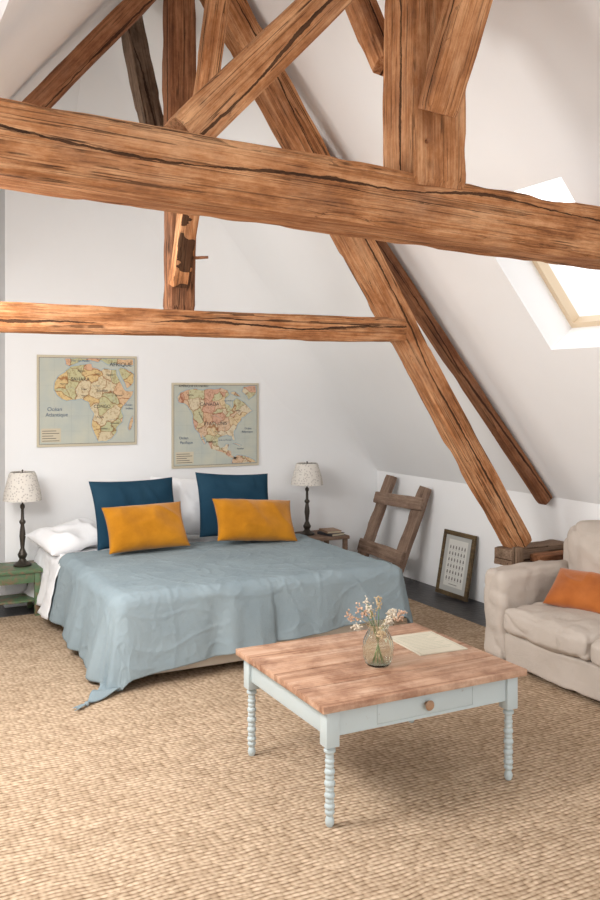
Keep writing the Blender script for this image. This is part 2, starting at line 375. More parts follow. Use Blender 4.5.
def slope(name, foot, ridge, hole, thick=.34):
    fx, fz = foot; rx, rz = ridge
    d = V((rx-fx, 0, rz-fz)); ln = d.length; d.normalize(); nrm = V((-d.z, 0, d.x)) if rx > fx else V((d.z, 0, -d.x))
    def P(s, y, t): return V((fx, 0, fz)) + d*s + V((0, y, 0)) + nrm*t
    bm = bmesh.new()
    def slab(s0, s1, y0, y1):
        vs = [bm.verts.new(P(s, y, t)) for t in (0, thick) for s, y in ((s0,y0), (s1,y0), (s1,y1), (s0,y1))]
        for f in ((0,1,2,3), (4,5,6,7), (0,1,5,4), (1,2,6,5), (2,3,7,6), (3,0,4,7)): bm.faces.new([vs[i] for i in f])
    s0, s1, y0, y1 = hole
    slab(0, s0, YF, YR+.1); slab(s1, ln, YF, YR+.1); slab(s0, s1, YF, y0); slab(s0, s1, y1, YR+.1)
    o = finish(bm, name, M['wall'], (fx,0,fz), smooth=False); st(o)
    return P
nr = math.hypot(1, 1.22)
sA = (4.26-3.478)*nr; sB = (4.26-2.87)*nr
WY0 = 2.99
P = slope('ceiling', (4.26,.87), (RIDX,RIDZ), (sA, sB, WY0, 3.70))
PL = slope('ceiling.001', (-.96,1.0), (RIDX,RIDZ), (.45, 2.1, .3, 5.2))  # opening added out of view in the left slope to let light in
def cove(foot, s0, s1, inward, rmax, name, ramp_len=1.1, rmin=.004):
    bm = bmesh.new(); n = 14; rows = []
    d = (V((RIDX,0,RIDZ))-V((foot[0],0,foot[1]))).normalized(); nin = V(inward).normalized()
    ss = [s0+(s1-s0)*k/24 for k in range(25)]
    for s in ss:
        r = rmin + rmax*min(1, ((s-s0)/ramp_len))
        row = []
        for i in range(n+1):
            a = math.pi/2*i/n
            off = V((0,-r,0)) + nin*r + V((0,math.cos(a)*r,0)) - nin*math.sin(a)*r
            row.append(bm.verts.new(V((foot[0],YB,foot[1])) + d*s + off))
        rows.append(row)
    for a, b_ in zip(rows, rows[1:]):
        for i in range(n): bm.faces.new((a[i], a[i+1], b_[i+1], b_[i]))
    st(finish(bm, name, M['wall'], (foot[0],YB,foot[1]), None, True, 60))
LEN = nr*(4.26-RIDX)
cove((4.26,.87), 0, LEN, (-1.22,0,-1), .36, 'ceiling.002')
cove((1.02, RIDZ-(RIDX-1.02)*1.22), 0, nr*(RIDX-1.02), (1.22,0,-1), .05, 'ceiling.003', .3, .22)
def window(P, s0, s1, y0, y1, idx):
    root = empty('window_%d' % idx, P((s0+s1)/2, (y0+y1)/2, .27)); st(root)
    def bar(nm, sa, sb, ya, yb, ta, tb, mat):
        bm = bmesh.new(); vs = [bm.verts.new(P(s, y, t)) for t in (ta, tb) for s, y in ((sa,ya), (sb,ya), (sb,yb), (sa,yb))]
        for f in ((0,1,2,3), (4,5,6,7), (0,1,5,4), (1,2,6,5), (2,3,7,6), (3,0,4,7)): bm.faces.new([vs[i] for i in f])
        o = finish(bm, nm, mat, P((sa+sb)/2, (ya+yb)/2, ta), root, smooth=False); return o
    w = .032
    for a in ((s0, s0+w, y0, y1), (s1-w, s1, y0, y1), (s0+w, s1-w, y0, y0+w), (s0+w, s1-w, y1-w, y1)):
        bar('window_frame', *a, .20, .26, M['windowwood'])
window(P, sA, sB, WY0, 3.70, 1)
window(PL, .45, 2.1, .3, 5.2, 2)  # frame around the made-up, unseen left opening that was added for light

bm = bmesh.new(); box(bm, (-.75,-.6,-.0099), (3.82,6.44,0), .004)
tag(finish(bm, 'rug', M['rug'], (1.5,3,-.0099)), 'large natural woven jute rug covering most of the floor', 'rug')

# ------------------------------------------------------------------ bed
X0, X1, YFo, ZT = 1.26, 3.10, 4.62, .455
bed = empty('bed', ((X0+X1)/2, 5.6, 0), label='low double bed with cream base against white wall', cat='bed')
mkbox('bed_base', (X0+.05,YFo+.02,.035), (X1-.05,6.70,.20), M['bedbase'], .012, bed)
bm = bmesh.new(); softbox(bm, (X0+.07,YFo+.08,.202), (X1-.07,6.70,ZT-.02), .05); finish(bm, 'mattress', M['sheet'], ((X0+X1)/2,5.6,.202), bed)
for x in (X0+.15, X1-.15):
    for y in (YFo+.2, 6.55):
        bm = bmesh.new(); lathe(bm, [(.022,0), (.03,.034)], (x,y,0), 16, True); finish(bm, 'leg', M['beam_dark'], (x,y,0), bed)

def crease(x, y, z, k): return (1-abs(noise.noise(V((x, y, z)))))**k
def drape(name, x0, x1, yf, yb, zt, ovl, ovr, ovf, mat, seed, foldamp, wr, nx=250, ny=220, r=.075, exl=0.0, exf=0.0, fw=1.0):
    bm = bmesh.new(); grid = []
    for j in range(ny+1):
        row = []
        for i in range(nx+1):
            fi, fj = i/nx, j/ny
            ol = ovl + exl*(1-fj)**1.2; of = ovf + exf*(1-fi)**1.5
            s = (x0-ol) + (x1-x0+ol+ovr)*fi; t = (yf-of) + (yb-yf+of)*fj
            a0, a1, f0 = x0+r, x1-r, yf+r
            dx = min(s-a0, 0) + max(s-a1, 0); dy = min(t-f0, 0) if ovf > 0 else 0
            dist = math.hypot(dx, dy)
            cx, cy = min(max(s, a0), a1), (max(t, f0) if ovf > 0 else t)
            n1 = noise.noise(V((s*1.8+t, t*2.0-s, seed)))
            wx, wy = s+.10*noise.noise(V((s*2.5, t*2.5, seed+1))), t+.10*noise.noise(V((s*2.5, t*2.5, seed+2)))
            fine = (crease(wx*3.2+wy*2, wy*2-wx*1.2, seed+3, 36)*.0045 + crease(wx*1.5-wy*4, wy*4+wx*1.2, seed+9, 36)*.0042
                    + crease(wx*6, wy*5+wx*2, seed+13, 28)*.0034 + crease(wx*11, wy*9+wx*4, seed+21, 18)*.0022)*fw
            zw = (n1*.004 + fine)*wr
            if dist < 1e-6: p = V((s, t, zt+zw))
            else:
                ux, uy = dx/dist, dy/dist
                if dist < r*math.pi/2: an = dist/r; out = r*math.sin(an); dn = r*(1-math.cos(an))
                else:
                    e = dist-r*math.pi/2; out = r + .15*e; dn = r+e*.97
                sd = math.copysign(1, dx if dx else (s-(x0+x1)/2))
                ang = math.atan2(-dy, abs(dx)+1e-9) if dx != 0 and dy != 0 else (math.pi/2 if dx == 0 else 0)
                hem = cx + (-sd*ang*.28) + sd*cy
                pr = hem*7.0 + 2.2*noise.noise(V((hem*1.8, 3, seed+5))) + .9*dn
                amp = foldamp*min(dn/.34, 1.3)
                fo = amp*(math.sin(pr*1.5) + .5*math.sin(pr*3.4+1.3) + .9*noise.noise(V((hem*7, dn*1.0, seed))))
                out += fo + amp*.7 + fine*.9*wr
                lim = zt-.008
                if dn > lim:
                    out += (dn-lim)*.75; dn = lim - .012*(1+math.sin(pr*3+dist*30))*min(1, (dist-lim)*12)
                p = V((cx+ux*out, cy+uy*out, zt-dn+zw*max(0, 1-dn*3)))
                p += noise.noise_vector(V((s*3, t*3, seed)))*.004*wr
                p.z = max(p.z, .004)
            row.append(bm.verts.new(p))
        grid.append(row)
    for j in range(ny):
        for i in range(nx): bm.faces.new((grid[j][i], grid[j][i+1], grid[j+1][i+1], grid[j+1][i]))
    corner = grid[0][0].co.copy()
    o = finish(bm, name, mat, ((x0+x1)/2, (yf+yb)/2, zt), None, True, 80)
    s = o.modifiers.new('thickness', 'SOLIDIFY'); s.thickness = .006; s.offset = 1
    return o, corner
cov, tc = drape('bedspread', X0, X1+.03, YFo, 6.00, ZT+.030, .39, .33, .26, M['coverlet'], 2.0, .016, 1.0, exl=.08, exf=.20)
tag(cov, 'rumpled blue-grey linen bedspread draped to the floor over bed', 'bedspread')
sh, _ = drape('bed_sheet', X0-.01, X1+.0, 5.93, 6.66, ZT+.004, .36, .12, 0, M['sheet'], 8.0, .03, 1.6, 120, 50, fw=1.5)
tag(sh, 'crumpled white cotton sheet at the head of the bed', 'sheet')
bm = bmesh.new()
tc.z = .014
for k in range(14):
    a = k*.45; tube(bm, [tc, tc+V((-.03+.006*math.cos(a), -.02+.014*math.sin(a), .002)), tc+V((-.065+.01*math.cos(a*2), -.04+.022*math.sin(a), -.004))], [.004,.003,.002], 6)
ico = bmesh.ops.create_icosphere(bm, subdivisions=2, radius=.013)
for v in ico['verts']: v.co += tc
tas = finish(bm, 'tassel', M['coverlet'], tc, cov)

def cushion(name, w, h, t, mat, loc, rot, label, cat='cushion', seed=0, wr=.012, conc=.06, group=None, n=38):
    bm = bmesh.new()
    for sgn in (1, -1):
        g = []
        for j in range(n+1):
            row = []
            for i in range(n+1):
                x = -1+2*i/n; y = -1+2*j/n
                x = math.copysign(abs(x)**.8, x); y = math.copysign(abs(y)**.8, y)
                th = (max(0, 1-abs(x)**2.4)*max(0, 1-abs(y)**2.4))**.5
                X = x*w/2*(1-conc*(1-y*y)*abs(x)); Y = y*h/2*(1-conc*(1-x*x)*abs(y))
                Z = sgn*t/2*th
                q = noise.noise(V((X*7+seed, Y*7, sgn*3)))*wr*th + ((1-abs(noise.noise(V((X*5+Y*4, Y*3-X*3, seed+sgn)))))**6)*wr*.9*th*sgn
                edge = noise.noise(V((X*8, Y*8, seed)))*.006
                row.append(bm.verts.new((X*(1+edge), Y*(1+edge), Z+q)))
            g.append(row)
        for j in range(n):
            for i in range(n): bm.faces.new((g[j][i], g[j][i+1], g[j+1][i+1], g[j+1][i]))
    bmesh.ops.remove_doubles(bm, verts=bm.verts, dist=.0008)
    o = finish(bm, name, mat, (0,0,0), None, True, 75, local=True)
    o.location = loc; o.rotation_euler = Euler([math.radians(a) for a in rot]); tag(o, label, cat, group); return o
zb = .49
WG = 'white bed pillows'
cushion('pillow', .62, .46, .15, M['sheet'], (1.98,6.48,zb+.21), (70,0,2), 'white bed pillow propped behind blue cushion', 'pillow', 1, .03, group=WG)
cushion('pillow', .72, .47, .17, M['sheet'], (2.36,6.32,zb+.215), (64,5,-3), 'white bed pillow propped against the wall', 'pillow', 2, .03, group=WG)
cushion('pillow', .50, .46, .13, M['sheet'], (1.41,6.33,zb+.060), (10,-8,12), 'crumpled white pillow lying flat at the bed edge', 'pillow', 7, .03, group=WG)
cushion('cushion', .63, .50, .16, M['bluecush'], (1.82,6.10,zb+.235), (66,0,3), 'square dark petrol blue cushion leaning on pillow', 'cushion', 3, .018)
cushion('cushion', .58, .50, .16, M['bluecush'], (2.57,6.07,zb+.25), (66,3,-5), 'square dark petrol blue cushion leaning on pillow', 'cushion', 4, .018)
cushion('cushion', .57, .34, .17, M['velvet'], (1.81,5.83,zb+.170), (58,-1,1), 'mustard yellow velvet rectangular cushion on the bed', 'cushion', 5, .018)
cushion('cushion', .61, .34, .17, M['velvet'], (2.62,5.81,zb+.165), (54,4,-5), 'mustard yellow velvet rectangular cushion on the bed', 'cushion', 6, .018)

# ------------------------------------------------------------------ lamps
def lamp(x, y, z, h, label, nm):
    root = empty(nm, (x,y,z), label=label, cat='lamp')
    k = h/.66
    pr = [(.0,0), (.062,0), (.064,.012), (.05,.022), (.030,.034), (.022,.05), (.030,.066), (.034,.08), (.024,.10), (.014,.125), (.017,.16), (.022,.21), (.019,.25), (.013,.29), (.022,.305), (.022,.315), (.012,.33), (.010,.40), (.017,.415), (.016,.43), (.006,.44), (.006,.52), (0,.522)]
    bm = bmesh.new(); lathe(bm, [(r, q*k) for r, q in pr], (x,y,z), 24); finish(bm, 'lamp_base', M['darkmetal'], (x,y,z), root)
    zs = z+.465*k; hs = .20*k
    bm = bmesh.new(); lathe(bm, [(.135,zs), (.128,zs+hs*.3), (.095,zs+hs*.92), (.085,zs+hs), (.082,zs+hs), (.092,zs+hs*.9), (.125,zs+hs*.3), (.131,zs), (.135,zs)], (x,y,0), 40)
    finish(bm, 'lamp_shade', M['shade'], (x,y,zs), root)
    bm = bmesh.new(); tube(bm, [(x,y,z+.50*k), (x,y,zs+hs+.008)], .004, 8); lathe(bm, [(0,0), (.007,.004), (.005,.010), (0,.014)], (x,y,zs+hs+.004), 12)
    tube(bm, [(x-.084,y,zs+hs-.004), (x+.084,y,zs+hs-.004)], .002, 6)
    finish(bm, 'finial', M['darkmetal'], (x,y,zs+hs), root)
lamp(1.105, 6.52, .335, .67, 'turned dark bronze table lamp with patterned cream shade', 'table_lamp')
lamp(3.42, 6.52, .385, .595, 'turned dark table lamp with speckled shade on nightstand', 'table_lamp')

gt = empty('side_table', (1.07,6.53,0), label='low worn green-painted wooden side table under lamp', cat='side table')
mkbox('tabletop', (.86,6.36,.305), (1.22,6.71,.333), M['green'], .005, gt)
for x in (.89, 1.185):
    for y in (6.39, 6.68): mkbox('leg', (x-.02,y-.02,-.0095), (x+.02,y+.02,.304), M['green'], .004, gt)
mkbox('apron', (.911,6.375,.235), (1.164,6.395,.304), M['green'], .003, gt)
mkbox('shelf', (.895,6.415,.09), (1.18,6.66,.105), M['green'], .003, gt)
ns = empty('nightstand', (3.46,6.50,0), label='small dark wooden nightstand holding lamp and books', cat='nightstand')
mkbox('tabletop', (3.22,6.32,.355), (3.72,6.70,.383), M['ladderwood'], .005, ns)
for x in (3.25, 3.69):
    for y in (6.35, 6.67): mkbox('leg', (x-.018,y-.018,-.0095), (x+.018,y+.018,.354), M['ladderwood'], .004, ns)
def book(x, y, z, w, d, h, rot, col, label):
    root = empty('book', (x,y,z), label=label, cat='book', group='books on the nightstand')
    cm = newmat('book_cover', col, .6)[0]
    bm = bmesh.new(); box(bm, (-w/2,-d/2,0), (w/2,d/2,.003)); box(bm, (-w/2,-d/2,h-.003), (w/2,d/2,h)); box(bm, (-w/2,-d/2,.003), (-w/2+.003,d/2,h-.003))
    finish(bm, 'cover', cm, (0,0,0), root, False, local=True)
    bm = bmesh.new(); box(bm, (-w/2+.0031,-d/2+.004,.0031), (w/2-.004,d/2-.004,h-.0031)); finish(bm, 'pages', M['cream'], (0,0,0), root, False, local=True)
    root.rotation_euler[2] = math.radians(rot)
book(3.60,6.43,.384,.14,.19,.022,12,(.05,.05,.06),'dark covered book lying flat on nightstand')
book(3.60,6.44,.407,.13,.18,.018,-6,(.35,.22,.14),'brown covered book on top of stack')

# ------------------------------------------------------------------ wall maps
def text(parent, s, size, loc, mat, align='CENTER', rot=0):
    cu = bpy.data.curves.new('lettering', 'FONT'); cu.body = s; cu.size = size; cu.align_x = align; cu.extrude = .0004
    t = bpy.data.objects.new('tmp', cu); COL.objects.link(t); bpy.context.view_layer.update()
    dg = bpy.context.evaluated_depsgraph_get(); me = bpy.data.meshes.new_from_object(t.evaluated_get(dg)); bpy.data.objects.remove(t)
    o = bpy.data.objects.new('lettering', me); COL.objects.link(o); me.materials.clear(); me.materials.append(mat)
    o.parent = parent; o.location = loc; o.rotation_euler = (math.radians(90), math.radians(rot), 0); return o
def sheet(parent, nm, polys, W, Hh, dep, mat):
    bm = bmesh.new()
    for poly in polys:
        pts = [V((x*W, dep, y*Hh)) for x, y in poly]
        vs = [bm.verts.new(p) for p in pts]
        for t in tessellate_polygon([[V((p.x, p.z, 0)) for p in pts]]):
            try: bm.faces.new([vs[i] for i in t])
            except ValueError: pass
    bm.normal_update()
    for f in bm.faces:
        if f.normal.y > 0: f.normal_flip()
    return finish(bm, nm, mat, (0,0,0), parent, False, local=True, recalc=False)
def jag(poly, amp, seed):
    out = []
    for i in range(len(poly)):
        a, b_ = V(poly[i]).to_2d(), V(poly[(i+1)%len(poly)]).to_2d()
        k_ = max(2, int((b_-a).length/.022))
        for k in range(k_):
            p = a.lerp(b_, k/k_); q = noise.noise_vector(V((p.x*22, p.y*22, seed)))*amp
            out.append((min(.974, max(.026, p.x+q.x)), min(.969, max(.031, p.y+q.y))))
    return out
def grow(poly, d):
    out = []
    n = len(poly)
    area = sum(poly[i][0]*poly[(i+1)%n][1]-poly[(i+1)%n][0]*poly[i][1] for i in range(n)); sg = 1 if area > 0 else -1
    for i in range(n):
        a, b_ = V(poly[i-1]).to_2d(), V(poly[(i+1)%n]).to_2d(); t = (b_-a)
        if t.length < 1e-6: out.append(poly[i]); continue
        t.normalize(); out.append((min(.974, max(.026, poly[i][0]+t.y*d*sg)), min(.969, max(.031, poly[i][1]-t.x*d*sg))))
    return out
def wallmap(x0, x1, z0, z1, label, land, mat, texts, rivers, nleg, name='wall_map'):
    W, Hh = x1-x0, z1-z0
    root = empty(name, (x0, 6.742, z0), label=label, cat='map')
    bm = bmesh.new(); box(bm, (0,-.006,0), (W,.003,Hh), .001); finish(bm, 'map_sheet', M['cream'], (0,0,0), root, False, local=True)
    sheet(root, 'printed_sea', [[(.025,.03), (.975,.03), (.975,.97), (.025,.97)]], W, Hh, -.0066, M['sea'])
    L2 = [jag(pl, .009, i) for i, pl in enumerate(land)]
    sheet(root, 'printed_coast', [grow(pl, .009) for pl in L2], W, Hh, -.0070, M['coast'])
    sheet(root, 'printed_land', L2, W, Hh, -.0078, mat)
    bm = bmesh.new()
    for a in [((.022,.028), (.978,.028)), ((.022,.972), (.978,.972)), ((.022,.028), (.022,.972)), ((.978,.028), (.978,.972))]:
        (xa, ya), (xb, yb) = a; box(bm, (xa*W-.0012,-.0078,ya*Hh-.0012), (xb*W+.0012,-.0071,yb*Hh+.0012), mi=1)
    for k in range(1, 6):
        box(bm, (k/6*W-.0004,-.0075,.03*Hh), (k/6*W+.0004,-.0071,.97*Hh)); box(bm, (.03*W,-.0075,k/6*Hh-.0004), (.97*W,-.0071,k/6*Hh+.0004))
    for rv in rivers:
        for (xa, ya), (xb, yb) in zip(rv, rv[1:]):
            for q in range(4):
                t0, t1 = q/4, (q+1)/4
                xq, yq = xa+(xb-xa)*t0, ya+(yb-ya)*t0; xr, yr = xa+(xb-xa)*t1, ya+(yb-ya)*t1
                n0 = noise.noise(V((xq*30, yq*30, 2)))*.008; n1_ = noise.noise(V((xr*30, yr*30, 2)))*.008
                tube(bm, [((xq+n0)*W,-.0080,yq*Hh), ((xr+n1_)*W,-.0080,yr*Hh)], .0011, 4)
    lx, ly, lw, lh = nleg
    box(bm, (lx*W,-.0084,ly*Hh), ((lx+lw)*W,-.0071,(ly+lh)*Hh), mi=2)
    for k in range(5): box(bm, ((lx+.01)*W,-.0088,(ly+.012+k*lh*.18)*Hh), ((lx+lw-.015-(k%3)*.03)*W,-.0083,(ly+.012+k*lh*.18)*Hh+.004), mi=1)
    finish(bm, 'map_printing', [M['line'], M['ink'], M['cream']], (0,0,0), root, False, local=True)
    for tx in texts:
        s, size, x, y, mm = tx[:5]; text(root, s, size, (x*W, -.0092, y*Hh), mm, rot=tx[5] if len(tx) > 5 else 0)
    return root
africa = [(.29,.83),(.33,.87),(.42,.895),(.53,.91),(.545,.87),(.60,.85),(.63,.83),(.66,.86),(.72,.85),(.785,.845),(.79,.79),(.82,.72),(.85,.65),(.885,.605),(.90,.60),(.965,.615),(.955,.57),(.90,.49),(.855,.44),(.835,.39),(.85,.32),(.845,.26),(.79,.20),(.785,.15),(.74,.08),(.68,.045),(.60,.045),(.585,.08),(.56,.16),(.535,.22),(.545,.30),(.56,.35),(.52,.42),(.51,.48),(.475,.50),(.44,.52),(.37,.515),(.29,.50),(.24,.52),(.19,.57),(.165,.62),(.175,.70),(.20,.76),(.25,.80)]
arabia = [(.805,.845),(.83,.87),(.88,.86),(.92,.83),(.965,.80),(.965,.70),(.92,.655),(.90,.64),(.87,.70),(.84,.77)]
europe = [(.28,.90),(.27,.965),(.70,.965),(.96,.965),(.96,.90),(.86,.90),(.80,.915),(.73,.92),(.70,.90),(.665,.93),(.62,.95),(.60,.93),(.57,.94),(.52,.95),(.42,.94),(.36,.90),(.31,.885)]
madag = [(.905,.19),(.93,.27),(.955,.33),(.965,.27),(.945,.20),(.92,.155)]
m1 = wallmap(1.246, 2.015, 1.17, 1.865, 'vintage school wall map of Africa on aged paper', [africa, arabia, europe, madag], M['africa'],
    [('Océan', .042, .17, .39, M['redink']), ('Atlantique', .040, .19, .33, M['redink']), ('AFRIQUE', .044, .83, .885, M['ink']), ('Mer de Médit', .026, .42, .93, M['redink']), ('Océan', .024, .91, .44, M['redink']), ('Indien', .024, .92, .40, M['redink']),
     ('SAHARA', .038, .42, .72, M['ink']), ('CONGO', .034, .64, .42, M['ink']), ('Soudan', .030, .64, .60, M['ink']), ('Niger', .020, .46, .62, M['ink']), ('Égypte', .020, .72, .78, M['ink']), ('Angola', .020, .62, .31, M['ink']), ('Éthiopie', .018, .81, .55, M['ink']), ('Algérie', .020, .43, .82, M['ink']), ('Kalahari', .017, .66, .18, M['ink']), ('Lac Tchad', .013, .58, .66, M['redink']), ('Mozambique', .014, .77, .24, M['ink']), ('Mauritanie', .014, .26, .68, M['ink']), ('Libye', .018, .60, .79, M['ink']), ('Nigeria', .016, .46, .55, M['ink'])],
    [[(.745,.84),(.74,.74),(.72,.66),(.75,.58),(.76,.48)], [(.53,.42),(.60,.46),(.66,.48),(.70,.40),(.70,.34)], [(.36,.52),(.40,.60),(.34,.65),(.26,.60)], [(.84,.26),(.76,.29),(.68,.28)]], (.04,.05,.19,.15))
namer = [(.10,.78),(.09,.83),(.12,.88),(.18,.92),(.26,.93),(.34,.91),(.40,.93),(.48,.92),(.53,.94),(.60,.91),(.615,.86),(.57,.81),(.575,.76),(.62,.735),(.635,.70),(.655,.72),(.655,.78),(.70,.82),(.735,.79),(.78,.76),(.83,.70),(.86,.665),(.80,.63),(.78,.60),(.745,.585),(.735,.545),(.70,.51),(.69,.46),(.665,.42),(.66,.37),(.675,.31),(.655,.31),(.635,.36),(.59,.375),(.545,.365),(.50,.34),(.495,.27),(.525,.225),(.565,.24),(.58,.27),(.61,.26),(.595,.20),(.63,.18),(.635,.13),(.66,.105),(.70,.11),(.68,.085),(.64,.095),(.60,.13),(.56,.165),(.50,.19),(.43,.22),(.40,.28),(.37,.34),(.335,.39),(.35,.33),(.375,.28),(.36,.28),(.325,.34),(.305,.41),(.265,.46),(.245,.53),(.245,.61),(.225,.67),(.19,.73),(.15,.76)]
namer = [(.5+(x-.5)*1.12+.02, y) for x, y in namer]
samer = [(.70,.105),(.74,.13),(.80,.125),(.88,.10),(.95,.06),(.965,.035),(.68,.035),(.685,.08)]
green = [(.80,.90),(.82,.95),(.87,.965),(.96,.965),(.965,.87),(.92,.83),(.88,.80),(.86,.84)]
cuba = [(.69,.275),(.73,.28),(.795,.245),(.77,.24),(.73,.26)]
baffin = [(.66,.88),(.70,.90),(.76,.87),(.78,.83),(.73,.84)]
m2 = wallmap(2.304, 3.072, .966, 1.658, 'vintage school wall map of North America on aged paper', [namer, samer, green, cuba, baffin], M['namerica'],
    [('Océan', .030, .13, .34, M['redink']), ('Pacifique', .031, .16, .285, M['redink']), ('Océan', .024, .87, .44, M['redink']), ('Atlantique', .024, .86, .40, M['redink']), ('CANADA', .040, .42, .73, M['ink']), ('ÉTATS UNIS', .038, .49, .50, M['ink']), ('Mexique', .026, .44, .29, M['ink']), ('AMÉRIQUE DU NORD', .026, .24, .95, M['ink']), ('Alaska', .020, .20, .85, M['ink']), ('Texas', .018, .51, .41, M['ink']), ('Québec', .020, .74, .66, M['ink']), ('Golfe du Mexique', .016, .60, .31, M['redink']), ('Antilles', .020, .78, .20, M['redink']), ('Rocheuses', .018, .32, .60, M['ink'], 60), ('Baie Hudson', .016, .64, .78, M['redink']), ('Californie', .014, .30, .46, M['ink'])],
    [[(.60,.37),(.595,.46),(.57,.54),(.52,.60),(.44,.62)], [(.59,.50),(.66,.54)], [(.74,.64),(.68,.60),(.64,.57)], [(.52,.34),(.47,.40),(.44,.46)]], (.04,.05,.20,.14))

# ------------------------------------------------------------------ ladder
ld = empty('ladder', (3.9,6.2,-.01), label='short old wooden ladder leaning against low wall', cat='ladder')
def plank(parent, nm, a, b_, w, t, mat, up):
    o = beam(nm, a, b_, w, t, mat, None, None, rough=.006, up=up, seed=random.random()*9, c=.06)
    bpy.context.view_layer.update()
    mw = o.matrix_world.copy(); o.parent = parent; o.matrix_parent_inverse = Matrix.Identity(4); o.matrix_basis = Matrix.Translation(-parent.location) @ mw
    return o
a0, a1 = V((3.86,6.46,.01)), V((4.20,6.42,.85)); c0, c1 = V((3.92,5.99,.01)), V((4.205,5.92,.80))
plank(ld, 'rail', a0, a1, .12, .045, M['ladderwood'], (1,0,.4)); plank(ld, 'rail', c0, c1, .12, .045, M['ladderwood'], (1,0,.4))
ez = V((0,.08,0)); off = V((-.04,0,-.015))
plank(ld, 'rung', a0.lerp(a1,.80)+ez+off, c0.lerp(c1,.86)-ez+off, .03, .10, M['ladderwood'], (.3,0,1))
plank(ld, 'rung', a0.lerp(a1,.32)+ez*.8+off, c0.lerp(c1,.30)-ez*.8+off, .03, .11, M['ladderwood'], (.3,0,1))

# ------------------------------------------------------------------ framed print
fw, fh = .39, .50
fr = empty('picture_frame', (4.135,5.485,0.0), label='bronze framed print of small figures leaning against wall', cat='picture')
fr.rotation_euler = (math.radians(-10.5), 0, math.radians(-90))
bm = bmesh.new(); t_ = .034
for (a, b_, c_, d_) in ((-fw/2,fw/2,0,t_), (-fw/2,fw/2,fh-t_,fh), (-fw/2,-fw/2+t_,t_,fh-t_), (fw/2-t_,fw/2,t_,fh-t_)): box(bm, (a,-.012,c_), (b_,.012,d_), .004)
finish(bm, 'frame', M['frame'], (0,0,0), fr, local=True)
bm = bmesh.new(); box(bm, (-fw/2+t_-.004,-.003,t_-.004), (fw/2-t_+.004,.006,fh-t_+.004))
box(bm, (-.118,-.0034,.075), (.118,-.0026,.435), mi=2)
for r_ in range(6):
    for c_ in range(6):
        x = -.090+c_*.036; z = .13+r_*.048
        box(bm, (x-.007,-.0042,z-.006), (x+.007,-.0032,z+.012), mi=1); box(bm, (x-.004,-.0042,z+.012), (x+.005,-.0032,z+.020), mi=1)
        box(bm, (x-.010,-.0040,z-.015), (x+.010,-.0032,z-.0135), mi=1)
box(bm, (-.05,-.004,.09), (.05,-.0032,.095), mi=1)
finish(bm, 'print', [newmat('grey_mat_board', (.42,.42,.40), .8)[0], newmat('grey_print', (.16,.15,.14), .8)[0], M['printpaper']], (0,0,0), fr, False, local=True)

# ------------------------------------------------------------------ sofa
sf = empty('sofa', (3.78,3.30,0), label='cream linen two-seat sofa with slipcovered boxy arms', cat='sofa')
def soft(nm, lo, hi, r, puff=(0,0,0), mat=M['sofa'], wr=.008, par=sf, n=30):
    bm = bmesh.new(); softbox(bm, lo, hi, r, puff, n, wr); return finish(bm, nm, mat, ((lo[0]+hi[0])/2, (lo[1]+hi[1])/2, lo[2]), par, True, 70)
soft('sofa_base', (3.36,2.62,.02), (3.98,3.97,.200), .02)
soft('seat_cushion', (3.330,3.295,.200), (3.93,3.955,.345), .040, (.018,.002,.035), wr=.013)
soft('seat_cushion', (3.330,2.64,.200), (3.93,3.285,.345), .040, (.018,.002,.035), wr=.013)
soft('backrest', (3.93,2.50,.035), (4.19,4.12,.70), .07, (.01,.01,.01))
soft('back_cushion', (3.80,3.30,.355), (4.05,3.96,.81), .09, (.035,.01,.015), wr=.020)
soft('back_cushion', (3.80,2.63,.355), (4.05,3.29,.81), .09, (.035,.01,.015), wr=.020)
soft('armrest', (3.345,3.950,.02), (4.12,4.145,.545), .050, (.008,.006,.012), wr=.014)
soft('armrest', (3.345,2.42,.02), (4.12,2.625,.545), .050, (.008,.006,.012), wr=.014)
for x in (3.42, 4.08):
    for y in (2.52, 4.05):
        bm = bmesh.new(); lathe(bm, [(.018,0.0), (.024,.04)], (x,y,0), 16, True); finish(bm, 'leg', M['beam_dark'], (x,y,0), sf)
cushion('cushion', .38, .27, .12, M['orange'], (3.700,3.69,.460), (40,0,-72), 'rust orange velvet cushion lying on cream sofa', 'cushion', 9, .016)

# ------------------------------------------------------------------ coffee table
ct = empty('coffee_table', (1.985,3.155,0), label='coffee table with plank top and pale blue-grey turned legs', cat='coffee table')
TX0, TX1, TY0, TY1, TZ = 1.51, 2.46, 2.75, 3.56, .462
bm = bmesh.new()
yy = TY0; ws = [.21,.20,.19,.21]
for k in range(4):
    w_ = ws[k]; box(bm, (TX0+random.uniform(0,.002),yy+.0014,TZ-.028), (TX1-random.uniform(0,.002),yy+w_-.0014,TZ-random.uniform(0,.0015)), .003); yy += w_
finish(bm, 'tabletop', M['tabletop'], (1.985,3.155,TZ-.03), ct)
prof = [(0,0), (.012,0), (.016,.008), (.0175,.020), (.014,.032), (.011,.038)]
z = .042
beads = [(.0185,.020), (.0200,.022), (.017,.018), (.0200,.024), (.017,.018), (.0205,.026), (.017,.018), (.0200,.024), (.017,.018), (.0185,.018), (.016,.016)]
for rb, hb in beads:
    prof += [(.0145,z), (rb*.94,z+hb*.25), (rb,z+hb*.5), (rb*.94,z+hb*.75), (.0145,z+hb)]; z += hb
prof += [(.015,z+.003), (.022,z+.010), (.022,z+.018), (.0,.300)]
for x in (TX0+.055, TX1-.055):
    for y in (TY0+.055, TY1-.055):
        bm = bmesh.new(); lathe(bm, prof, (x,y,.001), 24); box(bm, (x-.027,y-.027,.296), (x+.027,y+.027,TZ-.029), .002); finish(bm, 'leg', M['mint'], (x,y,0), ct)
